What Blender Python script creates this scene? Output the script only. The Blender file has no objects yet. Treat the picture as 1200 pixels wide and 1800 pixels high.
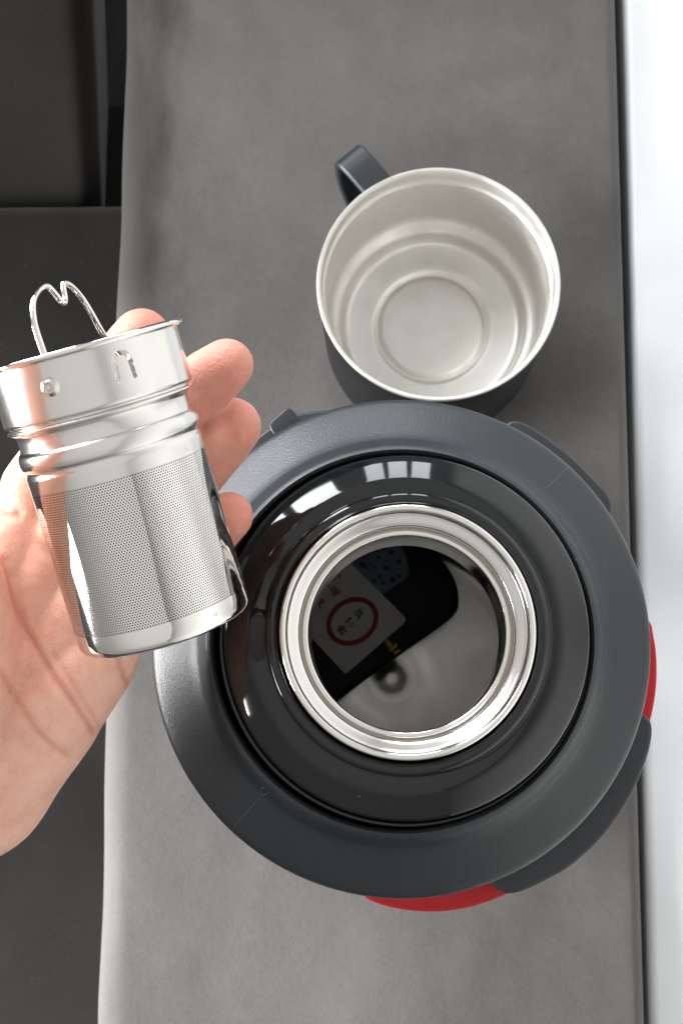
import bpy, bmesh, math, random
import numpy as np
from mathutils import Vector, Matrix, noise
R = math.radians
PI = math.pi
random.seed(3)
scene = bpy.context.scene
col = scene.collection

# ------------------------------------------------------------------ camera
F = 2400.0                                   # focal length in photograph pixels (1200 x 1800)
NADIR = (652.0, 1300.0)                      # where plumb lines meet
CAM = Vector((0, 0, 0.765))
_n = Vector(((NADIR[0]-600)/F, -(NADIR[1]-900)/F, -1)).normalized()
ROT = _n.rotation_difference(Vector((0, 0, -1))).to_matrix()
cd = bpy.data.cameras.new('camera')
cam = bpy.data.objects.new('camera', cd)
col.objects.link(cam)
cam.matrix_world = Matrix.Translation(CAM) @ ROT.to_4x4()
cd.sensor_fit = 'VERTICAL'
cd.sensor_height = 36.0
cd.sensor_width = 24.0
cd.lens = 36.0*F/1800.0
cd.clip_start = 0.01
cd.clip_end = 50
cd.dof.use_dof = True
cd.dof.focus_distance = 0.405
cd.dof.aperture_fstop = 40
scene.camera = cam

def at(px, py, d):
    """point at depth d (metres in front of the camera) seen at a photograph pixel"""
    return CAM + ROT @ Vector(((px-600)/F*d, -(py-900)/F*d, -d))

def on(px, py, z):
    """point of the horizontal plane at height z seen at a photograph pixel"""
    v = ROT @ Vector(((px-600)/F, -(py-900)/F, -1))
    return CAM + v*((z-CAM.z)/v.z)

# ------------------------------------------------------------------ world, lamps, exposure
w = bpy.data.worlds.new('World')
scene.world = w
w.use_nodes = True
wn = w.node_tree
bg = wn.nodes['Background']
_tc = wn.nodes.new('ShaderNodeTexCoord')
_sx = wn.nodes.new('ShaderNodeSeparateXYZ')
_rp = wn.nodes.new('ShaderNodeValToRGB')          # pale ceiling overhead, dimmer walls towards the horizon
wn.links.new(_tc.outputs['Generated'], _sx.inputs[0])
wn.links.new(_sx.outputs['Z'], _rp.inputs[0])
_st = [(0.0, (0.34, 0.335, 0.325)), (0.25, (0.42, 0.415, 0.40)), (0.6, (0.70, 0.69, 0.67)), (1.0, (0.86, 0.86, 0.84))]
_el = _rp.color_ramp.elements
while len(_el) < len(_st):
    _el.new(0.5)
for _e, (_p, _c) in zip(_el, _st):
    _e.position = _p
    _e.color = (*_c, 1)
wn.links.new(_rp.outputs[0], bg.inputs[0])
bg.inputs[1].default_value = 0.69

def area(name, loc, target, sx, sy, power, color=(1, 1, 1)):
    l = bpy.data.lights.new(name, 'AREA')
    l.shape = 'RECTANGLE'
    l.size = sx
    l.size_y = sy
    l.energy = power
    l.color = color
    o = bpy.data.objects.new(name, l)
    col.objects.link(o)
    o.location = loc
    o.rotation_euler = (Vector(target)-Vector(loc)).to_track_quat('-Z', 'Y').to_euler()
    return o

# low fill lamp added on the left to brighten the arm; daylight from large window panes beyond the upper left of the picture
area('left_fill', (-1.25, -0.16, 0.31), (0, -0.34, 0.03), 0.75, 0.42, 16, (1.0, 0.985, 0.97)).data.spread = R(95)
area('far_window_pane', (-1.06, 0.95, 0.76), (0, 0.05, 0.2), 0.42, 0.9, 17, (0.95, 0.975, 1.0))
area('far_window_pane', (-0.72, 1.28, 0.76), (0, 0.05, 0.2), 0.42, 0.9, 17, (0.95, 0.975, 1.0))
for k in range(3):
    area('side_window_pane', (-0.22+0.2*k, 1.55, 0.62), (0, 0.05, 0.2), 0.16, 0.7, 2.3, (0.95, 0.975, 1.0))

scene.view_settings.view_transform = 'Standard'
scene.view_settings.look = 'None'
scene.view_settings.exposure = 0.46
scene.view_settings.gamma = 1.0
scene.cycles.use_denoising = True
scene.cycles.max_bounces = 14
scene.cycles.glossy_bounces = 10
scene.cycles.diffuse_bounces = 5
scene.cycles.sample_clamp_indirect = 6.0

# ------------------------------------------------------------------ helpers
def link(name, me, mat=None, parent=None):
    o = bpy.data.objects.new(name, me)
    col.objects.link(o)
    if mat:
        me.materials.append(mat)
    if parent:
        o.parent = parent
        o.matrix_parent_inverse = Matrix.Identity(4)
    return o

def build(name, bm, mat, parent=None, sharp=35, smooth=True):
    me = bpy.data.meshes.new(name)
    bmesh.ops.recalc_face_normals(bm, faces=bm.faces[:])
    bm.to_mesh(me)
    bm.free()
    if smooth:
        for p in me.polygons:
            p.use_smooth = True
        me.set_sharp_from_angle(angle=R(sharp))
    return link(name, me, mat, parent)

def thing(name, label, cat, loc=(0, 0, 0), mat4=None, group=None):
    o = bpy.data.objects.new(name, None)
    col.objects.link(o)
    o.empty_display_size = 0.01
    if mat4 is not None:
        o.matrix_world = mat4
    else:
        o.location = loc
    o['label'] = label
    o['category'] = cat
    if group:
        o['group'] = group
    return o

def lathe(profile, seg=160, bm=None, closed=False, angles=None):
    """surface of revolution round local Z; profile = [(r, z), ...]"""
    bm = bm or bmesh.new()
    if angles is None:
        angles = [2*PI*k/seg for k in range(seg)]
    rings = []
    for r, z in profile:
        if r < 1e-7:
            rings.append([bm.verts.new((0, 0, z))])
        else:
            rings.append([bm.verts.new((r*math.cos(a), r*math.sin(a), z)) for a in angles])
    n = len(angles)
    pairs = list(zip(rings, rings[1:]))
    if closed:
        pairs.append((rings[-1], rings[0]))
    for A, B in pairs:
        for k in range(n):
            k2 = (k+1) % n
            if len(A) == 1 and len(B) == 1:
                continue
            if len(A) == 1:
                bm.faces.new((A[0], B[k], B[k2]))
            elif len(B) == 1:
                bm.faces.new((A[k], B[0], A[k2]))
            else:
                bm.faces.new((A[k], B[k], B[k2], A[k2]))
    return bm

def arc(cx, cz, r, a0, a1, n):
    return [(cx+r*math.cos(R(a0+(a1-a0)*k/n)), cz+r*math.sin(R(a0+(a1-a0)*k/n))) for k in range(n+1)]

def rounded(pts, rad, n=5):
    """profile with its inner corners rounded; rad = one radius or one per point"""
    out = []
    for i, p in enumerate(pts):
        r = rad if not isinstance(rad, (list, tuple)) else rad[i]
        if i in (0, len(pts)-1) or r <= 0:
            out.append(p)
            continue
        a, b, c = Vector(pts[i-1]), Vector(p), Vector(pts[i+1])
        u, v = (a-b), (c-b)
        r = min(r, u.length*0.49, v.length*0.49)
        p0, p2 = b+u.normalized()*r, b+v.normalized()*r
        for k in range(n+1):
            t = k/n
            q = p0*(1-t)**2+b*2*t*(1-t)+p2*t*t
            out.append((q.x, q.y))
    return out

def catmull(P, sub=8, closed=False):
    P = [Vector(p) for p in P]
    out = []
    n = len(P)
    for i in range(n if closed else n-1):
        if closed:
            a, b, c, d = P[(i-1) % n], P[i], P[(i+1) % n], P[(i+2) % n]
        else:
            a, b, c, d = P[max(i-1, 0)], P[i], P[i+1], P[min(i+2, n-1)]
        for k in range(sub):
            t = k/sub
            out.append(0.5*((2*b)+(c-a)*t+(2*a-5*b+4*c-d)*t*t+(3*b-a-3*c+d)*t**3))
    if not closed:
        out.append(P[-1])
    return out

def tube(path, rad, seg=10, bm=None, caps=True, closed=False):
    bm = bm or bmesh.new()
    path = [Vector(p) for p in path]
    n = len(path)
    rings = []
    ref = None
    for i, p in enumerate(path):
        if closed:
            t = path[(i+1) % n]-path[i-1]
        else:
            t = path[min(i+1, n-1)]-path[max(i-1, 0)]
        t.normalize()
        if ref is None:
            ref = t.orthogonal().normalized()
        ref = (ref-t*ref.dot(t)).normalized()
        b = t.cross(ref)
        r = rad[i] if isinstance(rad, (list, tuple)) else rad
        rings.append([bm.verts.new(p+(ref*math.cos(2*PI*k/seg)+b*math.sin(2*PI*k/seg))*r) for k in range(seg)])
    pr = list(zip(rings, rings[1:]))
    if closed:
        pr.append((rings[-1], rings[0]))
    for A, B in pr:
        for k in range(seg):
            bm.faces.new((A[k], A[(k+1) % seg], B[(k+1) % seg], B[k]))
    if caps and not closed:
        bm.faces.new(rings[0][::-1])
        bm.faces.new(rings[-1])
    return bm

def prism(pts, z0, z1, bev=0.0, seg=3, bm=None):
    """polygon (list of xy) extruded from z0 up to z1, its top and bottom edges rounded"""
    bm = bm or bmesh.new()
    lo = [bm.verts.new((p[0], p[1], z0)) for p in pts]
    f = bm.faces.new(lo)
    r = bmesh.ops.extrude_face_region(bm, geom=[f])
    vs = [g for g in r['geom'] if isinstance(g, bmesh.types.BMVert)]
    for v in vs:
        v.co.z = z1
    bmesh.ops.recalc_face_normals(bm, faces=bm.faces[:])
    if bev > 0:
        es = [e for e in bm.edges if abs(e.verts[0].co.z-e.verts[1].co.z) < 1e-6]
        bmesh.ops.bevel(bm, geom=es, offset=bev, segments=seg, profile=0.5, affect='EDGES', clamp_overlap=True)
    return bm

# ------------------------------------------------------------------ materials
def mat(name):
    m = bpy.data.materials.new(name)
    m.use_nodes = True
    nt = m.node_tree
    return m, nt, nt.nodes['Principled BSDF']

def node(nt, t, **kw):
    n = nt.nodes.new(t)
    for k, v in kw.items():
        setattr(n, k, v)
    return n

def noise_tex(nt, scale, detail=4, rough=0.55, coord='Object', vec=None, stretch=None):
    n = node(nt, 'ShaderNodeTexNoise')
    n.inputs['Scale'].default_value = scale
    n.inputs['Detail'].default_value = detail
    n.inputs['Roughness'].default_value = rough
    tc = node(nt, 'ShaderNodeTexCoord')
    src = tc.outputs[coord]
    if stretch:
        mp = node(nt, 'ShaderNodeMapping')
        mp.inputs['Scale'].default_value = stretch
        nt.links.new(src, mp.inputs[0])
        src = mp.outputs[0]
    nt.links.new(src, n.inputs['Vector'])
    return n

def ramp(nt, src, stops):
    r = node(nt, 'ShaderNodeValToRGB')
    els = r.color_ramp.elements
    while len(els) < len(stops):
        els.new(0.5)
    for e, (p, c) in zip(els, stops):
        e.position = p
        e.color = (c[0], c[1], c[2], 1) if isinstance(c, (tuple, list)) else (c, c, c, 1)
    nt.links.new(src, r.inputs[0])
    return r

def bump(nt, bs, src, strength, dist, prev=None):
    b = node(nt, 'ShaderNodeBump')
    b.inputs['Strength'].default_value = strength
    b.inputs['Distance'].default_value = dist
    nt.links.new(src, b.inputs['Height'])
    if prev:
        nt.links.new(prev.outputs[0], b.inputs['Normal'])
    nt.links.new(b.outputs[0], bs.inputs['Normal'])
    return b

def make_suede(name, dark, light, big=5.0, nap_shade=None):
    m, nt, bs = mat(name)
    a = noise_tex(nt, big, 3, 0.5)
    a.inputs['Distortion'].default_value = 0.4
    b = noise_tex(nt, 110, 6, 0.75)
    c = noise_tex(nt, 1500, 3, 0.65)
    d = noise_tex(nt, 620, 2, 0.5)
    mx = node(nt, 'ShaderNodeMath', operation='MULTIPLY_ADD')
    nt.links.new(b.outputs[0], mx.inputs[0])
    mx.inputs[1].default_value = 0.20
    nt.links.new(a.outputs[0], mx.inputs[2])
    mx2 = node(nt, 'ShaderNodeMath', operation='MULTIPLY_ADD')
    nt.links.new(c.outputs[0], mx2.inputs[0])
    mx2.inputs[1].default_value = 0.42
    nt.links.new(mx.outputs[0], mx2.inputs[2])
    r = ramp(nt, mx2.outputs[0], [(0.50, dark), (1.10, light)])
    # lint: sparse pale flecks
    fl = ramp(nt, d.outputs[0], [(0.735, 0.0), (0.78, 0.35)])
    lint = node(nt, 'ShaderNodeMix', data_type='RGBA')
    nt.links.new(fl.outputs[0], lint.inputs[0])
    nt.links.new(r.outputs[0], lint.inputs[6])
    lint.inputs[7].default_value = (0.34, 0.33, 0.32, 1)
    last = lint.outputs[2]
    if nap_shade:
        # streaky brushed pile along one edge, with the backrest's shade painted into its colour: (x limit, softness, y start, softness)
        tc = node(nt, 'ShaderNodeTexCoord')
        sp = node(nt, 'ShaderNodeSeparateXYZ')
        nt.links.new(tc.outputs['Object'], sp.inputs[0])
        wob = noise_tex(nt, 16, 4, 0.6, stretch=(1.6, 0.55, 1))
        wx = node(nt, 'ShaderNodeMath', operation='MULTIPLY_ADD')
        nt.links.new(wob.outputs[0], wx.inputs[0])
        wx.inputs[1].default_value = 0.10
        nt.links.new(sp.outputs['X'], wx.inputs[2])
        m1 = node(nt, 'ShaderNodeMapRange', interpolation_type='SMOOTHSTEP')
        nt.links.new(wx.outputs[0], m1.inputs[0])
        m1.inputs[1].default_value = nap_shade[0]+0.05-nap_shade[1]
        m1.inputs[2].default_value = nap_shade[0]+0.05+nap_shade[1]
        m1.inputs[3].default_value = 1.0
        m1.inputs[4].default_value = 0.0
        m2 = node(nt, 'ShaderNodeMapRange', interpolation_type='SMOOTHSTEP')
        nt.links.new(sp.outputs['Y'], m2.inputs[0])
        m2.inputs[1].default_value = nap_shade[2]-nap_shade[3]
        m2.inputs[2].default_value = nap_shade[2]+nap_shade[3]
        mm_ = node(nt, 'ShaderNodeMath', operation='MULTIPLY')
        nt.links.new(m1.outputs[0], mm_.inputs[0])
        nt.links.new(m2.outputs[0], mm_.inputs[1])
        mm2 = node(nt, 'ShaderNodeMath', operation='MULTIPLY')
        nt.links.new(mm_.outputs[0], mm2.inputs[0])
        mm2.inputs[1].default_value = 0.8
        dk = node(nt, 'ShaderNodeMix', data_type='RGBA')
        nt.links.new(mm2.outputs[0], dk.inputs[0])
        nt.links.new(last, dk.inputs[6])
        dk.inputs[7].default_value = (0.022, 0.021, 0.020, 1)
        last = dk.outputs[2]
    nt.links.new(last, bs.inputs['Base Color'])
    bs.inputs['Roughness'].default_value = 0.95
    bs.inputs['Specular IOR Level'].default_value = 0.15
    bs.inputs['Sheen Weight'].default_value = 0.25
    bs.inputs['Sheen Roughness'].default_value = 0.45
    bs.inputs['Sheen Tint'].default_value = (0.9, 0.88, 0.86, 1)
    b1 = bump(nt, bs, b.outputs[0], 0.4, 0.0012)
    bump(nt, bs, c.outputs[0], 0.5, 0.0003, b1)
    return m

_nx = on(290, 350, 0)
NAP_SHADE = (_nx.x+0.2, 0.022, on(260, 560, 0).y, 0.035)  # bounds of the dark patch: brushed pile and painted backrest shade
SUEDE = make_suede('grey_suede', (0.056, 0.053, 0.051), (0.138, 0.1315, 0.128), 5.0, NAP_SHADE)
SUEDE_SHADED = make_suede('shaded_suede', (0.008, 0.0078, 0.0075), (0.022, 0.0214, 0.0205), 7)  # same fabric as the arm, darkened to paint in the shade down there

def make_plastic(name, color, rough, grain=0.0, gscale=1500, spec=0.5, coat=0.0):
    m, nt, bs = mat(name)
    bs.inputs['Specular IOR Level'].default_value = spec
    bs.inputs['Coat Weight'].default_value = coat
    bs.inputs['Coat Roughness'].default_value = 0.04
    n = noise_tex(nt, 30, 5, 0.6)
    r = ramp(nt, n.outputs[0], [(0.3, [c*0.9 for c in color]), (0.7, [c*1.1 for c in color])])
    dust = noise_tex(nt, 430, 2, 0.5)
    dr = ramp(nt, dust.outputs[0], [(0.765, 0.0), (0.80, 0.5)])
    dm = node(nt, 'ShaderNodeMix', data_type='RGBA')
    nt.links.new(dr.outputs[0], dm.inputs[0])
    nt.links.new(r.outputs[0], dm.inputs[6])
    dm.inputs[7].default_value = (0.16, 0.16, 0.155, 1)
    nt.links.new(dm.outputs[2], bs.inputs['Base Color'])
    r2 = ramp(nt, n.outputs[0], [(0.35, rough*0.9), (0.7, min(1, rough*1.12))])
    nt.links.new(r2.outputs[0], bs.inputs['Roughness'])
    if grain > 0:
        g = noise_tex(nt, gscale, 2, 0.5)
        bump(nt, bs, g.outputs[0], grain, 0.0004)
    return m

MATT = make_plastic('textured_dark_plastic', (0.015, 0.019, 0.023), 0.40, 0.32, 1700)
MATT2 = make_plastic('matt_dark_plastic', (0.016, 0.020, 0.024), 0.45, 0.2, 1500)
GLOSS = make_plastic('gloss_black_plastic', (0.006, 0.0068, 0.0075), 0.06, 0.0)
CUPBLACK = make_plastic('cup_black_paint', (0.005, 0.0055, 0.006), 0.4, 0.15, 1500, 0.3)
RED = make_plastic('red_rubber', (0.46, 0.010, 0.015), 0.45, 0.12, 1500, 0.3)
BLACKBAG = make_plastic('black_film', (0.004, 0.004, 0.005), 0.6, 0.0, 300)
PALE = make_plastic('pale_flash', (0.075, 0.08, 0.085), 0.5)

def make_steel(name, color, rough, brushed=0.0, stretch=(1, 1, 60), sc=40):
    m, nt, bs = mat(name)
    bs.inputs['Metallic'].default_value = 1.0
    bs.inputs['Base Color'].default_value = (*color, 1)
    n = noise_tex(nt, sc, 4, 0.6, stretch=stretch)
    r = ramp(nt, n.outputs[0], [(0.3, rough*0.8), (0.7, rough*1.25)])
    nt.links.new(r.outputs[0], bs.inputs['Roughness'])
    if brushed > 0:
        bump(nt, bs, n.outputs[0], brushed, 0.0002)
    return m

STEEL_BRIGHT = make_steel('polished_steel', (0.80, 0.78, 0.75), 0.11, 0.0, (1, 1, 1), 60)
STEEL_SATIN = make_steel('satin_steel', (0.74, 0.72, 0.69), 0.2, 0.0, (1, 1, 1), 30)
STEEL_CUP = make_steel('blasted_cup_steel', (0.70, 0.685, 0.655), 0.52, 0.02, (1, 1, 1), 60)
STEEL_MIRROR = make_steel('mirror_steel', (0.83, 0.805, 0.775), 0.055, 0.0, (1, 1, 1), 60)
HOLE_DARK = make_steel('dark_hole_backing', (0.10, 0.098, 0.095), 0.5)  # for the added cylinder that darkens the sleeve holes
STEEL_DULL = make_steel('dull_drawn_steel', (0.74, 0.73, 0.70), 0.40, 0.0, (1, 1, 1), 20)
STEEL_INNER = make_steel('flask_inner_steel', (0.84, 0.825, 0.785), 0.36, 0.0, (1, 1, 1), 20)

# white lacquer
WHITE, nt, bs = mat('white_lacquer')
bs.inputs['Base Color'].default_value = (0.78, 0.80, 0.82, 1)
bs.inputs['Roughness'].default_value = 0.35
n = noise_tex(nt, 14, 4, 0.55)
r = ramp(nt, n.outputs[0], [(0.3, (0.62, 0.64, 0.66)), (0.7, (0.68, 0.70, 0.72))])
nt.links.new(r.outputs[0], bs.inputs['Base Color'])
bump(nt, bs, n.outputs[0], 0.1, 0.002)

WALLPAINT, nt, bs = mat('wall_paint')
n = noise_tex(nt, 40, 4)
r = ramp(nt, n.outputs[0], [(0.3, (0.42, 0.42, 0.41)), (0.7, (0.46, 0.46, 0.45))])
nt.links.new(r.outputs[0], bs.inputs['Base Color'])
bs.inputs['Roughness'].default_value = 0.8

FLOOR, nt, bs = mat('dark_floor')
n = noise_tex(nt, 20, 5)
r = ramp(nt, n.outputs[0], [(0.3, (0.03, 0.028, 0.026)), (0.7, (0.05, 0.047, 0.044))])
nt.links.new(r.outputs[0], bs.inputs['Base Color'])
bs.inputs['Roughness'].default_value = 0.6

PAPER, nt, bs = mat('white_card')
n = noise_tex(nt, 300, 3)
r = ramp(nt, n.outputs[0], [(0.3, (0.84, 0.82, 0.81)), (0.7, (0.90, 0.88, 0.87))])
nt.links.new(r.outputs[0], bs.inputs['Base Color'])
bs.inputs['Roughness'].default_value = 0.7

def ink(name, c):
    m, nt, bs = mat(name)
    n = noise_tex(nt, 400, 2)
    r = ramp(nt, n.outputs[0], [(0.3, [x*0.85 for x in c]), (0.7, [min(1, x*1.15) for x in c])])
    nt.links.new(r.outputs[0], bs.inputs['Base Color'])
    bs.inputs['Roughness'].default_value = 0.6
    return m
INK_RED = ink('red_ink', (0.42, 0.03, 0.035))
INK_BLACK = ink('black_ink', (0.02, 0.02, 0.022))
INK_BLUE = ink('blue_ink', (0.03, 0.06, 0.16))
GOLD = ink('gold_print', (0.75, 0.48, 0.06))
SACHET = ink('pale_blue_sachet', (0.20, 0.26, 0.33))

# skin
SKIN, nt, bs = mat('skin')
a = noise_tex(nt, 75, 7, 0.72)
r = ramp(nt, a.outputs[0], [(0.3, (0.68, 0.34, 0.255)), (0.5, (0.79, 0.45, 0.345)), (0.72, (0.84, 0.53, 0.42))])
at_n = node(nt, 'ShaderNodeAttribute', attribute_name='flush')
mixc = node(nt, 'ShaderNodeMix', data_type='RGBA')
nt.links.new(at_n.outputs['Fac'], mixc.inputs[0])
nt.links.new(r.outputs[0], mixc.inputs[6])
mixc.inputs[7].default_value = (0.64, 0.225, 0.165, 1)
nt.links.new(mixc.outputs[2], bs.inputs['Base Color'])
bs.inputs['Roughness'].default_value = 0.5
bs.inputs['Specular IOR Level'].default_value = 0.35
bs.inputs['Subsurface Weight'].default_value = 0.25
bs.inputs['Subsurface Radius'].default_value = (1.0, 0.35, 0.2)
bs.inputs['Subsurface Scale'].default_value = 0.004
f1 = noise_tex(nt, 420, 6, 0.7)
v1 = node(nt, 'ShaderNodeTexVoronoi')
v1.inputs['Scale'].default_value = 1300
tc = node(nt, 'ShaderNodeTexCoord')
nt.links.new(tc.outputs['Object'], v1.inputs['Vector'])
b1 = bump(nt, bs, f1.outputs[0], 0.55, 0.0007)
bump(nt, bs, v1.outputs['Distance'], 0.4, 0.0003, b1)

# ------------------------------------------------------------------ setting: floor, sofa, white panel
bm = bmesh.new()
bmesh.ops.create_grid(bm, x_segments=4, y_segments=4, size=3)
bmesh.ops.translate(bm, verts=bm.verts[:], vec=(0, 0, -0.45))
fl = build('floor', bm, FLOOR, smooth=False)
fl['kind'] = 'structure'

def lerp(a, b, t):
    return a+(b-a)*t

# the arm of the sofa: a long upholstered slab, edges read off at its top height
LA, LB = on(212, 100, -0.006), on(172, 1700, -0.006)
RA, RB = on(1083, 100, -0.004), on(1129, 1700, -0.004)
sofa = thing('sofa', 'dark grey suede sofa with a broad flat arm under the steel cup and flask', 'sofa', loc=(-0.2, 0, -0.45))
SO = Vector((-0.2, 0, -0.45))
def sofa_part(name, bm, m):
    bmesh.ops.translate(bm, verts=bm.verts[:], vec=-SO)
    return build(name, bm, m, sofa, sharp=60)

bm = bmesh.new()
NY, rows = 130, []
def cross(width, rl, rr, depth):
    """cross-section of the padded arm: list of (offset from left edge, z)"""
    pts = [(0.0, -depth), (0.0, -depth*0.5), (0.0, -rl*1.6)]
    for k in range(1, 11):
        a = PI-(PI/2)*k/10
        pts.append((rl+rl*math.cos(a), -rl+rl*math.sin(a)))
    nx = 90
    for k in range(1, nx):
        pts.append((rl+(width-rl-rr)*k/nx, 0))
    for k in range(0, 10):
        a = PI/2-(PI/2)*k/9
        pts.append((width-rr+rr*math.cos(a), -rr+rr*math.sin(a)))
    pts += [(width, -rr*2), (width, -depth)]
    return pts
for i in range(NY+1):
    t = -0.45+1.9*i/NY
    L, Rr = lerp(LA, LB, t), lerp(RA, RB, t)
    L.z = Rr.z = 0
    d = (Rr-L)
    wdt = d.length
    d.normalize()
    rl = 0.016+0.010*max(0, min(1, (0.35-t)/0.35))
    row = []
    for off, z in cross(wdt, rl, 0.007, 0.43):
        p = L+d*off
        zz = z
        if z > -0.03:
            edge = min(1, off/0.03, (wdt-off)/0.03)
            zz += 0.0012*edge*noise.noise(Vector((p.x*14, p.y*14, 1.3)))+0.0005*noise.noise(Vector((p.x*45, p.y*45, 7)))
        else:
            zz = z
        row.append(bm.verts.new((p.x+0.0012*noise.noise(Vector((2.2, p.y*18, 5)))*(1 if off < 0.01 else 0), p.y, zz)))
    rows.append(row)
for A, B in zip(rows, rows[1:]):
    for k in range(len(A)-1):
        bm.faces.new((A[k], A[k+1], B[k+1], B[k]))
bm.faces.new(rows[0])
bm.faces.new(rows[-1][::-1])
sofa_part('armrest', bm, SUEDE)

# seat cushion, lower than the arm on its left
def cushion(x0, x1, y0, y1, z0, z1, rad, amp=0.004, nx=40, ny=60, shear=0.0, xsh=0.0):
    bm = bmesh.new()
    bmesh.ops.create_cube(bm, size=1)
    for v in bm.verts:
        v.co = Vector((x0 if v.co.x < 0 else x1, y0 if v.co.y < 0 else y1, z0 if v.co.z < 0 else z1))
    bmesh.ops.bevel(bm, geom=bm.edges[:], offset=rad, segments=6, profile=0.5, affect='EDGES')
    bmesh.ops.triangulate(bm, faces=[f for f in bm.faces if len(f.verts) > 4])
    bmesh.ops.subdivide_edges(bm, edges=[e for e in bm.edges if e.calc_length() > 0.06], cuts=8, use_grid_fill=True)
    for v in bm.verts:
        v.co.z += amp*noise.noise(v.co*9)
        v.co.y += shear*(v.co.z-z0)
        if xsh and v.co.x > (x0+x1)/2:
            v.co.x += xsh*(min(v.co.z, -0.05)-z1*0-SEATZ)
    return bm

SEATZ = -0.27
pL = on(160, 900, -0.0)
arm_left = min(LA.x, LB.x)
base_y = on(90, 342, SEATZ).y
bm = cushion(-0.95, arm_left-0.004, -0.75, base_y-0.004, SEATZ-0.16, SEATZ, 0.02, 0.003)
sofa_part('seat_cushion', bm, SUEDE_SHADED)
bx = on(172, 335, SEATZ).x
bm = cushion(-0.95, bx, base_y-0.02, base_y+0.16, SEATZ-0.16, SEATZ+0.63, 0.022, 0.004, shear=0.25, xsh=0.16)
sofa_part('back_cushion', bm, SUEDE_SHADED)
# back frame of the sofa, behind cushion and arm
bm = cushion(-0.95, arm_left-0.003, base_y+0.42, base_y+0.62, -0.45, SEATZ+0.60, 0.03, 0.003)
sofa_part('back_frame', bm, SUEDE_SHADED)
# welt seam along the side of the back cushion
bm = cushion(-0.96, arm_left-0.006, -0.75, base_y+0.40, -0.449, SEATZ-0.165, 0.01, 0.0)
sofa_part('base_frame', bm, SUEDE_SHADED)

# white panel beside the arm
panel = thing('white_panel', 'smooth white lacquered panel with a rounded edge along the right of the sofa arm', 'panel', loc=(0.25, 0, -0.45))
WXP = on(1200, 900, -0.01).x+0.30
WA, WB = on(1097, 100, -0.012), on(1138, 1700, -0.012)
bm = bmesh.new()
rows = []
for i in range(61):
    t = -0.6+2.2*i/60
    e = lerp(WA, WB, t)
    sec = [(0.0, -0.44), (0.0, -0.016)]+[(0.006+0.006*math.cos(a), -0.016+0.006*math.sin(a)) for a in [PI-PI/2*k/8 for k in range(1, 9)]]
    sec += [(0.02, -0.0098), (0.035, -0.0104), (0.05, -0.0100), (0.065, -0.010), (WXP-e.x, -0.010), (WXP-e.x, -0.44)]
    rows.append([bm.verts.new((e.x+x, e.y, z)) for x, z in sec])
for A, B in zip(rows, rows[1:]):
    for k in range(len(A)-1):
        bm.faces.new((A[k], A[k+1], B[k+1], B[k]))
bm.faces.new(rows[0]); bm.faces.new(rows[-1][::-1])
bmesh.ops.translate(bm, verts=bm.verts[:], vec=-Vector((0.25, 0, -0.45)))
build('board', bm, WHITE, panel, sharp=50)

# white wall rising beyond the panel, just outside the picture on the right
WX = on(1200, 900, -0.01).x+0.302
bm = bmesh.new()
q = [bm.verts.new(p) for p in ((WX, -1.6, -0.449), (WX, 1.8, -0.449), (WX, 1.8, 1.6), (WX, -1.6, 1.6), (WX+0.1, -1.6, -0.449), (WX+0.1, 1.8, -0.449), (WX+0.1, 1.8, 1.6), (WX+0.1, -1.6, 1.6))]
for f in ((0, 1, 2, 3), (7, 6, 5, 4), (0, 4, 5, 1), (3, 2, 6, 7), (1, 5, 6, 2), (0, 3, 7, 4)):
    bm.faces.new([q[k] for k in f])
wl = build('wall', bm, WALLPAINT, smooth=False)
wl['kind'] = 'structure'

# ------------------------------------------------------------------ the big flask
NECK = at(716, 1108, 0.415)
HN = NECK.z                                   # height of the neck rim over the arm
flask = thing('vacuum_flask', 'large dark grey vacuum flask standing open with a steel mouth and red grip', 'flask', loc=(NECK.x, NECK.y, 0))
def mm(pts):
    """(radius, drop below rim) in mm -> metres, flask coordinates"""
    return [(r/1000.0, HN-d/1000.0) for r, d in pts]

# steel mouth: rolled rim, funnel, inner lip, throat
def ring_arc(cr, cd, rad, a0, a1, n=8):
    return [(cr+rad*math.cos(R(a0+(a1-a0)*k/n)), cd-rad*math.sin(R(a0+(a1-a0)*k/n))) for k in range(n+1)]
prof = [(38.9, 14.0), (38.9, 3.0)]+ring_arc(38.0, 1.1, 1.1, -20, 200, 12)+[(37.3, 2.6), (37.2, 3.2)]
build('mouth_rim', lathe(mm(prof), 200), STEEL_BRIGHT, flask, sharp=50)
prof = [(37.2, 3.2), (37.0, 4.2), (36.6, 4.7), (35.6, 5.2), (34.4, 5.8), (33.6, 6.3), (33.2, 6.8), (33.0, 7.8), (32.8, 9.5)]
build('mouth_funnel', lathe(mm(prof), 200), STEEL_SATIN, flask, sharp=50)
prof = [(32.8, 9.5), (32.6, 10.2)]+ring_arc(31.45, 9.6, 1.0, -10, 190, 12)+[(30.4, 10.8), (30.3, 17), (30.3, 22), (30.3, 30)]
build('throat_lip', lathe(mm(prof), 200), STEEL_BRIGHT, flask, sharp=50)

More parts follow.
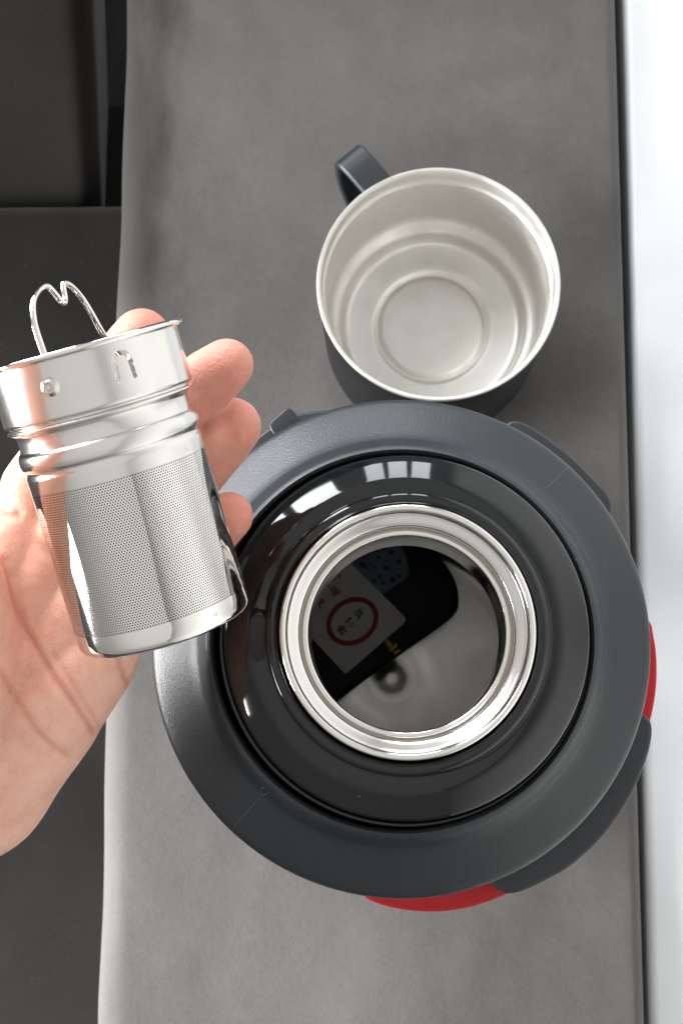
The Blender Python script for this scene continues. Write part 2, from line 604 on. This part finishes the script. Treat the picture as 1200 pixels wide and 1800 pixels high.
# inner vessel, widening under the throat, with a dimpled bottom
BOT = HN*1000-14
prof = [(30.3, 30), (30.8, 34), (34, 42), (46, 52), (60, 64), (69, 78), (73, 96), (74, 130), (74, BOT-16)]
prof += rounded([(74, BOT-16), (74, BOT), (64, BOT)], 12, 6)[1:]
build('inner_wall', lathe(mm(prof), 140), STEEL_DULL, flask, sharp=60)
prof = [(64, BOT), (50, BOT-0.4), (40, BOT-1.0), (28, BOT-1.8), (20, BOT-2.2), (14, BOT-1.0), (10, BOT-0.6), (7, BOT-1.8), (4, BOT-3.4), (2, BOT-3.9), (0, BOT-4.0)]
build('inner_bottom', lathe(mm(prof), 140), STEEL_INNER, flask, sharp=60)

# gloss collar: lip round the mouth, step, sloping band, edge
prof = [(39.1, 14.0), (39.3, 7.0), (39.6, 5.6)]+ring_arc(41.6, 6.0, 2.15, 165, 20, 14)
prof += [(43.75, 6.6), (43.9, 8.0), (44.1, 8.7), (44.6, 8.95), (45.6, 9.1), (47.4, 9.3), (48.6, 9.6), (49.5, 10.0)]
prof += [(50.3, 10.6), (51.5, 11.45), (53, 12.6), (55, 14.2), (56.7, 15.6), (57.4, 16.4), (57.8, 17.4), (57.9, 19.5), (58.0, 30)]
build('screw_collar', lathe(mm(prof), 220), GLOSS, flask, sharp=45)

# ring in the groove between collar and shoulder
prof = [(58.0, 25.5), (58.6, 24.6), (59.4, 24.4), (60.2, 24.9), (60.4, 32)]
build('groove_ring', lathe(mm(prof), 200), GLOSS, flask, sharp=50)

# textured shoulder
SD = 62.0
prof = [(60.3, 34), (60.3, 23.6), (60.6, 22.6), (61.4, 22.2), (62.4, 22.8), (63.4, 24.0), (65.6, 28.4), (66.4, 29.8), (67.4, 31.0)]
prof += [(70, 33.0), (74, 35.8), (78, 38.6), (81, 40.7), (82.2, 41.7), (83.0, 42.8), (83.5, 44.2), (83.8, 46.2), (84.0, 52), (83.8, SD+2.5), (83.2, SD+4.2), (81, SD+4.6)]
sh = build('shoulder', lathe(mm(prof), 240), MATT, flask, sharp=50)
sh.location = (-0.0013, -0.0004, 0)

# body wall and base below the shoulder
prof = [(81.0, SD+4.4), (80.6, SD+8), (80.4, 90), (80.4, HN*1000-26), (79.2, HN*1000-22), (79.0, HN*1000-6)]
prof += rounded([(79.0, HN*1000-6), (78.5, HN*1000-0.2), (70, HN*1000-0.2)], 3)[1:]
prof += [(0, HN*1000-0.2)]
bd = build('body', lathe(mm(prof), 160), MATT2, flask, sharp=50)
bd.location = (-0.0013, -0.0004, 0)

def flask_xy(pxs, drop):
    z = HN-drop/1000.0
    out = []
    for px, py in pxs:
        p = on(px, py, z)
        out.append((p.x-NECK.x, p.y-NECK.y))
    return out

def smooth_poly(pts, sub=5):
    return [(p.x, p.y) for p in catmull([Vector((x, y, 0)) for x, y in pts], sub, closed=True)]

def plate(name, pxs, drop, thick, m, bev, sub=5, parent=None):
    xy = smooth_poly(flask_xy(pxs, drop), sub)
    bm = prism(xy, HN-(drop+thick)/1000, HN-drop/1000, bev, 4)
    return build(name, bm, m, parent or flask, sharp=40)

# side lugs that carry handle and strap
plate('strap_lug', [(884, 760), (892, 743), (905, 739), (925, 745), (962, 769), (1004, 802), (1042, 840), (1066, 866), (1074, 884), (1072, 903), (1055, 915), (1000, 905), (930, 850)], 70, 40, MATT2, 0.0016)
plate('grip_cover', [(866, 1540), (872, 1563), (890, 1571), (915, 1568), (956, 1550), (1006, 1521), (1062, 1469), (1108, 1402), (1136, 1336), (1146, 1292), (1142, 1266), (1122, 1256), (1085, 1290), (1020, 1400), (940, 1480)], 72, 46, MATT2, 0.0045)
plate('handle_lug', [(415, 810), (428, 790), (455, 765), (489, 741), (519, 728), (550, 722), (585, 722), (600, 745), (540, 800), (450, 850)], 64, 40, MATT2, 0.0012)
plate('handle_hinge', [(474, 752), (476, 740), (490, 728), (503, 717), (512, 719), (522, 729), (530, 742), (510, 762), (488, 768)], 60, 30, MATT2, 0.0008, sub=3)

# red grip band, bulging out under the shoulder
plate('red_grip', [(640, 1572), (662, 1588), (700, 1598), (750, 1603), (800, 1600), (850, 1588), (900, 1568), (960, 1535), (1020, 1480), (1075, 1410), (1115, 1340), (1142, 1270), (1153, 1210), (1154, 1160), (1149, 1120), (1138, 1090),
      (1090, 1100), (1080, 1200), (1040, 1320), (960, 1430), (860, 1500), (760, 1530), (680, 1540)], 84, 90, RED, 0.006)

# mould seams and the ejector mark on the shoulder
def shoulder_pt(ang, r):
    prof = [(62.4, 22.8), (63.4, 24.0), (65.6, 28.4), (66.4, 29.8), (67.4, 31.0), (70, 33.0), (74, 35.8), (78, 38.6), (81, 40.7), (82.2, 41.7), (83.0, 42.8), (83.5, 44.2)]
    for (r0, d0), (r1, d1) in zip(prof, prof[1:]):
        if r0 <= r <= r1:
            d = d0+(d1-d0)*(r-r0)/(r1-r0)
            break
    return Vector((r/1000*math.cos(ang), r/1000*math.sin(ang), HN-d/1000))
for ang, r0, r1 in ((R(46), 70, 83.0), (R(-132), 66.5, 83.0)):
    bm = tube([shoulder_pt(ang, lerp(r0, r1, k/12)) for k in range(13)], 0.00008, 6)
    build('mould_seam', bm, PALE, flask).location = (-0.0013, -0.0004, 0)
c = shoulder_pt(R(-132), 65.4)
bm = tube([c+Vector((0.0011*math.cos(a), 0.0011*math.sin(a), 0.0011*math.cos(a+R(132))*(-1.6)+0.0001)) for a in [2*PI*k/20 for k in range(20)]], 0.00014, 6, closed=True)
build('ejector_mark', bm, PALE, flask).location = (-0.0013, -0.0004, 0)

# ------------------------------------------------------------------ things lying inside the flask
ZB = HN-BOT/1000.0+0.0042
def poly_at(pxs, z):
    return [on(px, py, z) for px, py in pxs]

def slab(name, pxs, z0, z1, m, bev, label=None, cat=None, sub=0):
    P = poly_at(pxs, z1)
    if sub:
        P = catmull(P, sub, closed=True)
    c = sum(P, Vector())/len(P)
    bm = prism([(p.x-c.x, p.y-c.y) for p in P], z0-z0, z1-z0, bev, 3)
    o = build(name, bm, m, None, sharp=40)
    o.location = (c.x, c.y, z0)
    if label:
        o['label'] = label
        o['category'] = cat
    return o
ZK = ZB+0.012
slab('black_packet', [(575, 1245), (612, 1217), (645, 1192), (700, 1152), (760, 1110), (796, 1082), (806, 1060), (800, 1020), (770, 975), (735, 945), (690, 915), (640, 890), (590, 900), (540, 960), (505, 1040), (490, 1120), (500, 1200), (540, 1250)], ZB, ZK, BLACKBAG, 0.003,
     'flat black packet lying on the steel bottom inside the flask', 'packet', sub=5)
ZS = ZK+0.0035
slab('sachet', [(609, 990), (668, 1046), (678, 1042), (715, 1017), (720, 1006), (716, 980), (700, 945), (680, 925), (640, 935)], ZK+0.0004, ZS, SACHET, 0.0012,
     'pale sachet with blue print half under the white card inside the flask', 'sachet')
ZC = ZS+0.0022
card = slab('card', [(606, 1184), (612, 1181), (709, 1096), (713, 1089), (709, 1082), (604, 978), (500, 1060), (500, 1070)], ZC-0.0008, ZC, PAPER, 0.0002,
     'white card with a red oval ring and black characters inside the flask', 'card')
card_loc = card.location.copy()
# oval ring and characters printed on the card
def card_pt(px, py, up=0.0003):
    return on(px, py, ZC+up)-card_loc
O0 = card_pt(619, 1092)
ux = (card_pt(619+81.9, 1092-57.3)-O0).normalized()
uy = Vector((0, 0, 1)).cross(ux)
pxm = (card_pt(719, 1092)-O0).length/100
bm = bmesh.new()
inn, out = [], []
for k in range(72):
    a = 2*PI*k/72
    for lst, rx, ry in ((inn, 39.5*pxm, 31.5*pxm), (out, 48.5*pxm, 40.5*pxm)):
        lst.append(bm.verts.new(O0+ux*rx*math.cos(a)+uy*ry*math.sin(a)))
for k in range(72):
    bm.faces.new((inn[k], out[k], out[(k+1) % 72], inn[(k+1) % 72]))
build('oval_ring', bm, INK_RED, card, smooth=False)

def lettering(s, px, py, size_px, m, name='lettering', up=0.0004, parent=None, loc0=None, turn=0, bold=0.0):
    cu = bpy.data.curves.new(name, 'FONT')
    cu.body = s
    cu.align_x = 'CENTER'
    cu.align_y = 'CENTER'
    cu.size = size_px*pxm
    cu.offset = bold*pxm
    cu.resolution_u = 2
    to = bpy.data.objects.new(name, cu)
    col.objects.link(to)
    dg = bpy.context.evaluated_depsgraph_get()
    me = bpy.data.meshes.new_from_object(to.evaluated_get(dg))
    bpy.data.objects.remove(to)
    p = on(px, py, ZC+up)-(loc0 if loc0 is not None else card_loc)
    M = Matrix((( ux.x, uy.x, 0, p.x), (ux.y, uy.y, 0, p.y), (0, 0, 1, p.z), (0, 0, 0, 1)))
    me.transform(M)
    me.materials.clear()
    return link(name, me, m, parent or card)
for s, px, py in (('合', 601, 1108), ('格', 616, 1095), ('证', 632, 1080)):
    lettering(s, px, py, 17, INK_BLACK, bold=0.55)
for s, px, py in (('产', 566, 1062), ('品', 589, 1040)):
    lettering(s, px, py, 17, INK_RED, bold=0.5)
lettering('力', 590, 1012, 17, INK_BLACK, bold=0.5)
for s, px, py in (('心', 574, 1028), ('小', 566, 1036)):
    lettering(s, px, py, 10, INK_BLACK, bold=0.4)
# gold emblem on the packet
bm = bmesh.new()
def gq(pts):
    bm.faces.new([bm.verts.new(on(x, y, ZK+0.0004)-Vector(bpy.data.objects['black_packet'].location)) for x, y in pts])
gq([(675, 1127), (680, 1122), (687, 1130), (690, 1136), (683, 1139)])
gq([(684, 1140), (690, 1137), (696, 1130), (698, 1136), (690, 1144), (685, 1145)])
gq([(691, 1146), (702, 1141), (704, 1144), (694, 1152)])
build('gold_emblem', bm, GOLD, bpy.data.objects['black_packet'], smooth=False)
# blue print on the sachet
bm = bmesh.new()
so = Vector(bpy.data.objects['sachet'].location)
random.seed(5)
for rowi in range(4):
    for k in range(4):
        x = 634+rowi*13+k*12+random.uniform(-6, 6)
        y = 990+rowi*13-k*9+random.uniform(-6, 6)
        if (x-665)**2+(y-985)**2 > 50**2:
            continue
        s = random.uniform(2.5, 7.5)
        t = random.uniform(0.5, 1)
        vs = []
        for j in range(7):
            a = 2*PI*j/7
            q = random.uniform(0.7, 1.2)
            vs.append(bm.verts.new(on(x+s*q*math.cos(a), y+s*q*t*math.sin(a), ZS+0.0003)-so))
        bm.faces.new(vs)
build('blue_print', bm, INK_BLUE, bpy.data.objects['sachet'], smooth=False)

# ------------------------------------------------------------------ steel cup
CR = at(770, 496, 0.682)
CH = CR.z
cup = thing('cup_lid', 'empty steel lined cup with black outside and strap handle standing behind the flask', 'cup', loc=(CR.x, CR.y, 0))
RO = 214.0/F*0.682
s = 1000.0
def cm(pts):
    return [(r*RO, CH-d/1000.0) for r, d in pts]
prof = [(0.972, 4.2), (0.985, 3.0), (1.0, 1.6), (1.0, 0.6), (0.992, 0.0), (0.978, 0.0), (0.966, 0.7), (0.962, 2.2), (0.962, 6.0), (0.960, 9.5), (0.950, 10.6), (0.938, 11.2), (0.934, 12.6),
        (0.934, 30), (0.932, 52), (0.926, 56), (0.905, 59), (0.870, 61), (0.845, 62.0), (0.826, 63.4), (0.818, 65.4), (0.812, 69.0), (0.796, 72.6), (0.775, 74.2), (0.74, 74.8), (0.60, 74.9), (0.550, 74.9), (0.536, 75.15), (0.506, 77.3), (0.495, 77.6), (0.484, 77.3), (0.454, 75.15), (0.440, 74.9), (0.3, 74.8), (0, 74.8)]
build('steel_liner', lathe(cm(prof), 200), STEEL_CUP, cup, sharp=50)
H1 = CH*1000
prof = [(0.9715, 4.4), (0.984, 4.6), (0.988, 6), (0.985, 30), (0.975, H1-26), (0.955, H1-14), (0.91, H1-4), (0.86, H1-0.3), (0, H1-0.3)]
build('outer_shell', lathe(cm(prof), 160), CUPBLACK, cup, sharp=50)
# strap handle: flat bar leaving the wall, bending down and back to the wall
top_in = on(655, 318, CH-0.012)
top_out = on(612, 268, CH-0.010)
hd = Vector((top_out.x-top_in.x, top_out.y-top_in.y, 0)).normalized()
hc = Vector((CR.x, CR.y, 0))
hd2 = hd
r0 = RO*0.93
side = Vector((-hd2.y, hd2.x, 0))
base = Vector((top_in.x-CR.x, top_in.y-CR.y, 0))
L = (Vector((top_out.x, top_out.y, 0))-Vector((top_in.x, top_in.y, 0))).length
path = [base-hd*0.008+Vector((0, 0, CH-0.013)), base+hd*0.3*L+Vector((0, 0, CH-0.0115)), base+hd*(L-0.007)+Vector((0, 0, CH-0.0115)), base+hd*(L-0.002)+Vector((0, 0, CH-0.013)), base+hd*L+Vector((0, 0, CH-0.018)),
        base+hd*(L-0.001)+Vector((0, 0, CH-0.035)), base+hd*(L-0.006)+Vector((0, 0, CH-0.050)), base+hd*(L*0.35)+Vector((0, 0, CH-0.062)), base-hd*0.006+Vector((0, 0, CH-0.066))]
P = catmull(path, 6)
bm = bmesh.new()
hw, ht = 0.0083, 0.0022
rings = []
for i, p in enumerate(P):
    t = (P[min(i+1, len(P)-1)]-P[max(i-1, 0)]).normalized()
    nrm = t.cross(side).normalized()
    ring = []
    for sx, sy in ((-1, -0.6), (-1, 0.6), (-0.88, 1), (0.88, 1), (1, 0.6), (1, -0.6), (0.88, -1), (-0.88, -1)):
        ring.append(bm.verts.new(p+side*hw*sx+nrm*ht*sy))
    rings.append(ring)
for A, B in zip(rings, rings[1:]):
    for k in range(8):
        bm.faces.new((A[k], A[(k+1) % 8], B[(k+1) % 8], B[k]))
bm.faces.new(rings[0]); bm.faces.new(rings[-1][::-1])
build('handle', bm, MATT2, cup, sharp=40)

# ------------------------------------------------------------------ tea strainer
D0, PXM = 0.377, 2400/0.377/1000              # depth of its rim, pixels per mm there
rim_c = at(143, 604, D0)
ad = Vector((0.262, -0.965, 0)).normalized()    # axis in the picture (x right, y up)
ray = Vector(((143-600)/F, -(604-900)/F, -1))
az = (ad.x*ray.x+ad.y*ray.y)                    # axis square to the line of sight at the rim
axis = (ROT @ Vector((ad.x, ad.y, az)).normalized())
zl = -axis                                      # local +Z points out of the open end
toward = (CAM-rim_c)
xl = (toward-zl*toward.dot(zl)).normalized()    # local +X faces the camera
yl = zl.cross(xl)
M = Matrix(((xl.x, yl.x, zl.x, rim_c.x), (xl.y, yl.y, zl.y, rim_c.y), (xl.z, yl.z, zl.z, rim_c.z), (0, 0, 0, 1)))
strainer = thing('tea_strainer', 'shiny perforated steel tea strainer with wire bail held in the hand', 'tea strainer', mat4=M)
def sm(pts):
    return [(r/1000.0, -d/1000.0) for r, d in pts]
# band with the punched slot: fine columns where the slot is (local angle from the camera side, + = picture right)
slot_a = math.asin(max(-1, min(1, 56/ (26.7*PXM))))
# find which local direction is picture right
right = ROT @ Vector((1, 0, 0))
sg = 1 if yl.dot(right) > 0 else -1
sa = slot_a*sg
angs = []
fine0, fine1 = sa-0.16, sa+0.16
k = 0
a = fine0
while a < fine1:
    angs.append(a)
    a += 0.0042
rest = 2*PI-(fine1-fine0)
nrest = 150
for k in range(nrest):
    angs.append(fine1+rest*k/nrest)
bandz = [2.3+(16.6-2.3)*k/110 for k in range(111)]
band_prof = [(26.95, 1.6)]+[(26.72-0.05*math.sin(PI*(z-2.3)/14.3), z) for z in bandz]+[(26.55, 17.1), (26.2, 17.5), (25.6, 17.7)]
bm = lathe(sm(band_prof), angles=angs)
bm.faces.ensure_lookup_table()
kill = []
for f in bm.faces:
    c = f.calc_center_median()
    an = math.atan2(c.y, c.x)
    u = ((an-sa+PI) % (2*PI)-PI)*26.7*sg                # mm to the picture right
    v = -c.z*1000                                       # mm below the rim
    if abs(u) > 4.2 or v < 3.5 or v > 14:
        continue
    hole = False
    vt = 7.0
    if v <= vt:
        q = math.hypot(u, v-vt)
        hole = 1.55 < q < 2.75
    elif v < 12.3:
        uu = abs(u)
        grow = 0.0 if v > 8.6 else 0.25*math.sin(PI*(v-vt)/1.6)
        hole = 1.50+0.35*(v-vt)/5.3-grow*0 < uu < 2.75+grow+0.25*(v-vt)/5.3
        if v > 11.6:
            mid = 2.15+0.3
            hole = hole and abs(uu-mid) < 0.62*math.sqrt(max(0, 1-((v-11.6)/0.7)**2))
    if hole:
        kill.append(f)
bmesh.ops.delete(bm, geom=kill, context='FACES')
band = build('top_band', bm, STEEL_SATIN, strainer, sharp=60)
sol = band.modifiers.new('thickness', 'SOLIDIFY')
sol.thickness = 0.0005
sol.offset = -1
# rolled rim
c0 = 27.75
bm = lathe(sm([(c0+0.95*math.cos(a), 0.95-0.95*math.sin(a)) for a in [2*PI*k/16 for k in range(16)]]), 200, closed=True)
build('rolled_rim', bm, STEEL_MIRROR, strainer, sharp=80)
# neck with flange, waist and bead
neck = [(25.6, 17.7), (25.5, 18.3)]+[(26.1+0.28*math.cos(R(a)), 18.9-0.45*math.sin(R(a))) for a in (70, 30, 0, -30, -70)]
neck += [(25.7, 19.5), (24.9, 19.9), (24.45, 20.6), (24.3, 21.8), (24.35, 23.4), (24.5, 24.4), (24.75, 24.9)]
neck += [(25.0, 25.1), (25.45, 25.7), (25.7, 26.8), (25.72, 28.2), (25.5, 29.3), (25.1, 29.9), (24.75, 30.2), (24.62, 30.8), (24.75, 31.5), (25.0, 32.0), (25.05, 32.6), (25.05, 36.2)]
neck = rounded(neck, 0.25, 2)
build('neck', lathe(sm(neck), 220), STEEL_SATIN, strainer, sharp=70)
# perforated sleeve: real holes in a hexagonal grid
NC, Y0, Y1 = 204, 36.2, 77.0
RS = 25.05
pitch = 2*PI*RS/NC
dy = pitch*math.sqrt(3)/2
NR = int((Y1-Y0)/dy)
dy = (Y1-Y0)/NR
bm = bmesh.new()
cache = {}
def vtx(key, a, z, r=RS):
    v = cache.get(key)
    if v is None:
        v = bm.verts.new((r/1000*math.cos(a), r/1000*math.sin(a), -z/1000))
        cache[key] = v
    return v
da = 2*PI/NC
RH = pitch*0.305
for j in range(NR):
    zc = Y0+dy*(j+0.5)
    off = 0.5*(j % 2)
    for i in range(NC):
        # cell = hexagon of the staggered grid, its corners shared through half-column indices
        i2 = 2*i+(j % 2)
        out = []
        for (ci, cz) in ((-1, -1), (0, -2), (1, -1), (1, 1), (0, 2), (-1, 1)):
            hi = (i2+ci) % (2*NC)
            zr = 3*j+cz+1                      # row index in thirds
            z = Y0+dy*0.5+dy*(3*j+cz)/3.0
            if cz in (-2, 2):
                z = Y0+dy*0.5+dy*(3*j+cz)/3.0
            z = min(max(z, Y0), Y1)
            out.append(vtx((hi, zr), (hi)*da/2, z))
        ac = i2*da/2
        inn = []
        for q in range(6):
            b = R(-150+60*q)
            inn.append(bm.verts.new((RS/1000*math.cos(ac+RH/RS*math.cos(b)), RS/1000*math.sin(ac+RH/RS*math.cos(b)), -(zc+RH*math.sin(b))/1000)))
        for q in range(6):
            q2 = (q+1) % 6
            if out[q] is out[q2]:
                continue
            try:
                bm.faces.new((out[q], inn[q], inn[q2], out[q2]))
            except ValueError:
                pass
me = bpy.data.meshes.new('perforated_sleeve')
bm.normal_update()
bm.to_mesh(me)
bm.free()
for p in me.polygons:
    p.use_smooth = True
nrm = []
for v in me.vertices:
    d = Vector((v.co.x, v.co.y, 0)).normalized()
    tg = Vector((-d.y, d.x, 0))
    an = math.atan2(v.co.y, v.co.x)
    wv = noise.noise(Vector((math.cos(an)*4.5, math.sin(an)*4.5, v.co.z*9)))*0.075+noise.noise(Vector((math.cos(an)*13, math.sin(an)*13, v.co.z*14+5)))*0.03
    nrm.append((d+tg*wv).normalized())
me.normals_split_custom_set_from_vertices(nrm)
sleeve = link('perforated_sleeve', me, STEEL_MIRROR, strainer)
# dark cylinder added behind the holes so that they look shaded
build('hole_backing', lathe(sm([(24.55, 35.5), (24.5, 40), (24.5, 77), (24.3, 80)]), 120), HOLE_DARK, strainer, sharp=60)
# plain foot and bottom
foot = [(25.05, 77.0), (25.05, 80.0)]+[(22.55+2.5*math.cos(R(a)), 81.4+2.5*math.sin(R(a))) for a in (0, 20, 40, 60, 80)]+[(22, 83.9), (20.5, 83.5), (0, 83.3)]
foot = [(25.05, 77.0), (25.07, 79.0), (25.07, 81.4)]+foot[3:]
build('foot', lathe(sm(foot), 220), STEEL_MIRROR, strainer, sharp=60)
# spot weld dimples on the plain strips
def on_strainer(perp_mm, drop, r):
    a = math.asin(max(-0.999, min(0.999, perp_mm/r)))*sg
    return Vector((r/1000*math.cos(a), r/1000*math.sin(a), -drop/1000)), a
for pm, dr in ((19.0, 34.3), (13.8, 79.6)):
    p, a = on_strainer(pm, dr, 25.06)
    bm = bmesh.new()
    bmesh.ops.create_uvsphere(bm, u_segments=12, v_segments=8, radius=0.00055)
    bmesh.ops.scale(bm, vec=(0.25, 1, 1.3), verts=bm.verts[:])
    bmesh.ops.rotate(bm, verts=bm.verts[:], cent=(0, 0, 0), matrix=Matrix.Rotation(a, 3, 'Z'))
    bmesh.ops.translate(bm, verts=bm.verts[:], vec=p)
    build('weld_spot', bm, STEEL_SATIN, strainer)
# wire bail with a kink in the middle, pivoting in two eyes of the band
phi = -R(24)*sg
ud = Vector((math.cos(phi), math.sin(phi), 0))
vd = Vector((-math.sin(phi), math.cos(phi), 0))*sg
half = [(24.9, -8.6), (24.7, -4), (24.2, 0.5), (22.6, 8.0), (18.6, 13.4), (12.5, 16.4), (6.6, 17.2), (4.2, 15.6), (2.0, 12.9), (0.0, 12.0)]
pts = [(r, h) for r, h in half]+[(-1.5, 12.9), (-3.0, 15.6), (-4.8, 17.2), (-8.6, 16.2), (-12.2, 12.8), (-14.6, 8.0), (-17.0, 0.5), (-20.5, -4.0), (-24.9, -8.6)]
lean = -0.115
path = [(ud*r+vd*(h*lean)+Vector((0, 0, h)))/1000 for r, h in pts]
build('wire_bail', tube(catmull(path, 6), 0.0009, 12), STEEL_MIRROR, strainer, sharp=80)
for sgn in (1, -1):
    p = ud*sgn*0.0268+Vector((0, 0, -0.0086))
    q = Vector((0, 0, 1)).rotation_difference(ud*sgn).to_matrix()
    bm = lathe([(0, 0.0011), (0.0007, 0.00105), (0.0009, 0.0006), (0.0012, 0.0009), (0.0016, 0.0009), (0.0019, 0.0004), (0.0024, 0.0001), (0.0027, -0.0003)], 24)
    bmesh.ops.rotate(bm, verts=bm.verts[:], cent=(0, 0, 0), matrix=q)
    bmesh.ops.translate(bm, verts=bm.verts[:], vec=p)
    build('rivet', bm, STEEL_SATIN, strainer, sharp=60)

# ------------------------------------------------------------------ the hand
_b = bmesh.new()
bmesh.ops.create_icosphere(_b, subdivisions=3, radius=1)
BALL_V = np.array([v.co[:] for v in _b.verts])
BALL_F = np.array([[v.index for v in f.verts] for f in _b.faces])
_b.free()
def capsule_chain(acc, pts):
    """rounded, tapering limb: a dense run of balls through (point, radius), fused by the remesh"""
    for (p, r), (q, s_) in zip(pts, pts[1:]):
        n = max(2, int((q-p).length/(0.16*min(r, s_))))
        for k in range(n+1):
            t = k/n
            c = p+(q-p)*t
            acc.append(BALL_V*(r+(s_-r)*t)+np.array(c[:]))

def hp(px, py, d, rpx):
    return (at(px, py, d), rpx/F*d)

HAND = [
    # index: only its tip shows over the rim
    [hp(60, 860, .420, 58), hp(135, 740, .420, 52), hp(195, 660, .418, 54), hp(250, 596, .415, 53)],
    # middle
    [hp(110, 930, .422, 58), hp(230, 800, .424, 53), hp(322, 706, .416, 55), hp(364, 669, .411, 54), hp(400, 641, .406, 47)],
    # ring
    [hp(170, 1010, .424, 57), hp(280, 890, .428, 52), hp(340, 828, .429, 58), hp(380, 782, .426, 57), hp(410, 750, .421, 51)],
    # little
    [hp(222, 1085, .426, 50), hp(300, 1010, .426, 46), hp(362, 946, .418, 50), hp(402, 908, .412, 45)],
    # thumb: goes up the left side, holding the band from behind the picture's edge
    [hp(-100, 1190, .420, 92), hp(-96, 1010, .380, 84), hp(-98, 870, .353, 77), hp(-104, 740, .346, 68), hp(-96, 640, .340, 60)],
    # metacarpals and palm
    [hp(-140, 1330, .435, 105), hp(-20, 1060, .428, 78), hp(60, 870, .424, 60)],
    [hp(-120, 1340, .437, 110), hp(30, 1090, .430, 80), hp(110, 935, .425, 60)],
    [hp(-60, 1370, .437, 105), hp(90, 1150, .431, 82), hp(170, 1015, .426, 60)],
    [hp(-30, 1400, .434, 108), hp(80, 1255, .430, 98), hp(160, 1160, .430, 80), hp(218, 1090, .428, 56)],
    # ball of the thumb
    [hp(-120, 1330, .428, 110), hp(-55, 1150, .418, 100), hp(-60, 1020, .412, 80)],
    # wrist and forearm
    [hp(-40, 1395, .436, 105), hp(-170, 1500, .440, 120), hp(-330, 1660, .446, 130), hp(-560, 1900, .455, 145)],
    [hp(-80, 1370, .436, 112), hp(-215, 1475, .439, 130), hp(-380, 1620, .445, 148), hp(-610, 1850, .454, 160)],
    [hp(-120, 1340, .436, 110), hp(-260, 1450, .440, 125), hp(-430, 1580, .446, 140), hp(-660, 1800, .455, 150)],
]
acc = []
for ch in HAND:
    capsule_chain(acc, ch)
nv = len(BALL_V)
V = np.concatenate(acc)
FA = np.concatenate([BALL_F+k*nv for k in range(len(acc))])
me = bpy.data.meshes.new('hand')
me.vertices.add(len(V)); me.vertices.foreach_set('co', V.ravel())
me.loops.add(FA.size); me.loops.foreach_set('vertex_index', FA.ravel().astype(np.int32))
me.polygons.add(len(FA)); me.polygons.foreach_set('loop_start', np.arange(0, FA.size, 3, dtype=np.int32))
me.update(calc_edges=True)
ho = link('hand', me, None)
rm = ho.modifiers.new('r', 'REMESH')
rm.mode = 'VOXEL'
rm.voxel_size = 0.0009
sm_ = ho.modifiers.new('s', 'SMOOTH')
sm_.factor = 0.5
sm_.iterations = 7
dg = bpy.context.evaluated_depsgraph_get()
hm = bpy.data.meshes.new_from_object(ho.evaluated_get(dg))
ho.modifiers.clear()
hc = at(60, 1150, 0.43)
hm.transform(Matrix.Translation(-hc))
ho.data = hm
ho.location = hc
hm.materials.clear()
hm.materials.append(SKIN)
for p in hm.polygons:
    p.use_smooth = True
# palm creases pressed in, finger folds, and flushed fingertips
camdir = (CAM-at(100, 1100, 0.41)).normalized()
def crease(pts, dep, wid):
    return [at(x, y, 0.41)-hc for x, y in pts], dep, wid
CREASES = [
    crease([(8, 985), (22, 1030), (40, 1090), (80, 1165), (125, 1230), (165, 1285)], 0.0010, 0.0011),
    crease([(0, 1180), (30, 1230), (70, 1290), (120, 1330)], 0.0005, 0.0012),
    crease([(205, 1150), (220, 1190), (232, 1215)], 0.0006, 0.0011),
    crease([(95, 1150), (150, 1235), (190, 1300)], 0.0004, 0.0010),
    crease([(-10, 870), (10, 900), (30, 905)], 0.0012, 0.0016),
]
camL = CAM-hc
inv = ROT.inverted()
def scr(p):
    v = inv @ (p-camL)
    return (v.x/-v.z*F, v.y/-v.z*F)
crs = [([scr(p) for p in catmull(P, 6)], dep, wid*F/0.41) for P, dep, wid in CREASES]
tips = [at(x, y, d)-hc for x, y, d in ((255, 585, .412), (410, 635, .404), (425, 735, .406), (418, 892, .410))]
fl_ = hm.attributes.new('flush', 'FLOAT', 'POINT')
vals = []
NV = len(hm.vertices)
nbuf = np.empty(NV*3, dtype=np.float32)
hm.vertex_normals.foreach_get('vector', nbuf)
nbuf = nbuf.reshape(-1, 3)
cbuf = np.empty(NV*3, dtype=np.float32)
hm.vertices.foreach_get('co', cbuf)
cbuf = cbuf.reshape(-1, 3)
for vi in range(NV):
    vn = Vector(nbuf[vi].tolist())
    vc = Vector(cbuf[vi].tolist())
    facing = vn.dot(camdir)
    push = 0.0
    redline = 0.0
    if facing > 0.1:
        x, y = scr(vc)
        for pl, dep, wid in crs:
            dm = 1e9
            for (ax, ay), (bx_, by) in zip(pl, pl[1:]):
                dx, dy_ = bx_-ax, by-ay
                t = max(0, min(1, ((x-ax)*dx+(y-ay)*dy_)/(dx*dx+dy_*dy_+1e-9)))
                dm = min(dm, math.hypot(x-ax-dx*t, y-ay-dy_*t))
            if dm < 3*wid:
                push += dep*math.exp(-(dm/wid)**2)
                redline = max(redline, 0.75*math.exp(-(dm/(0.8*wid))**2)*min(1, dep/0.0007))
    f = 0.0
    for t in tips:
        f = max(f, math.exp(-((vc-t).length/0.020)**2))
    f = 0.75*f+0.25*max(0, noise.noise(vc*55)+0.15)
    vals.append(max(0, min(1, f+redline)))
    n3 = noise.noise(vc*70)*0.0005+noise.noise(vc*180)*0.00012
    cbuf[vi] += np.array((vn*(n3-push))[:])
hm.vertices.foreach_set('co', cbuf.ravel())
hm.update()
fl_.data.foreach_set('value', vals)
ho['label'] = 'open left hand reaching in palm up with fingers curled round the steel strainer'
ho['category'] = 'hand'
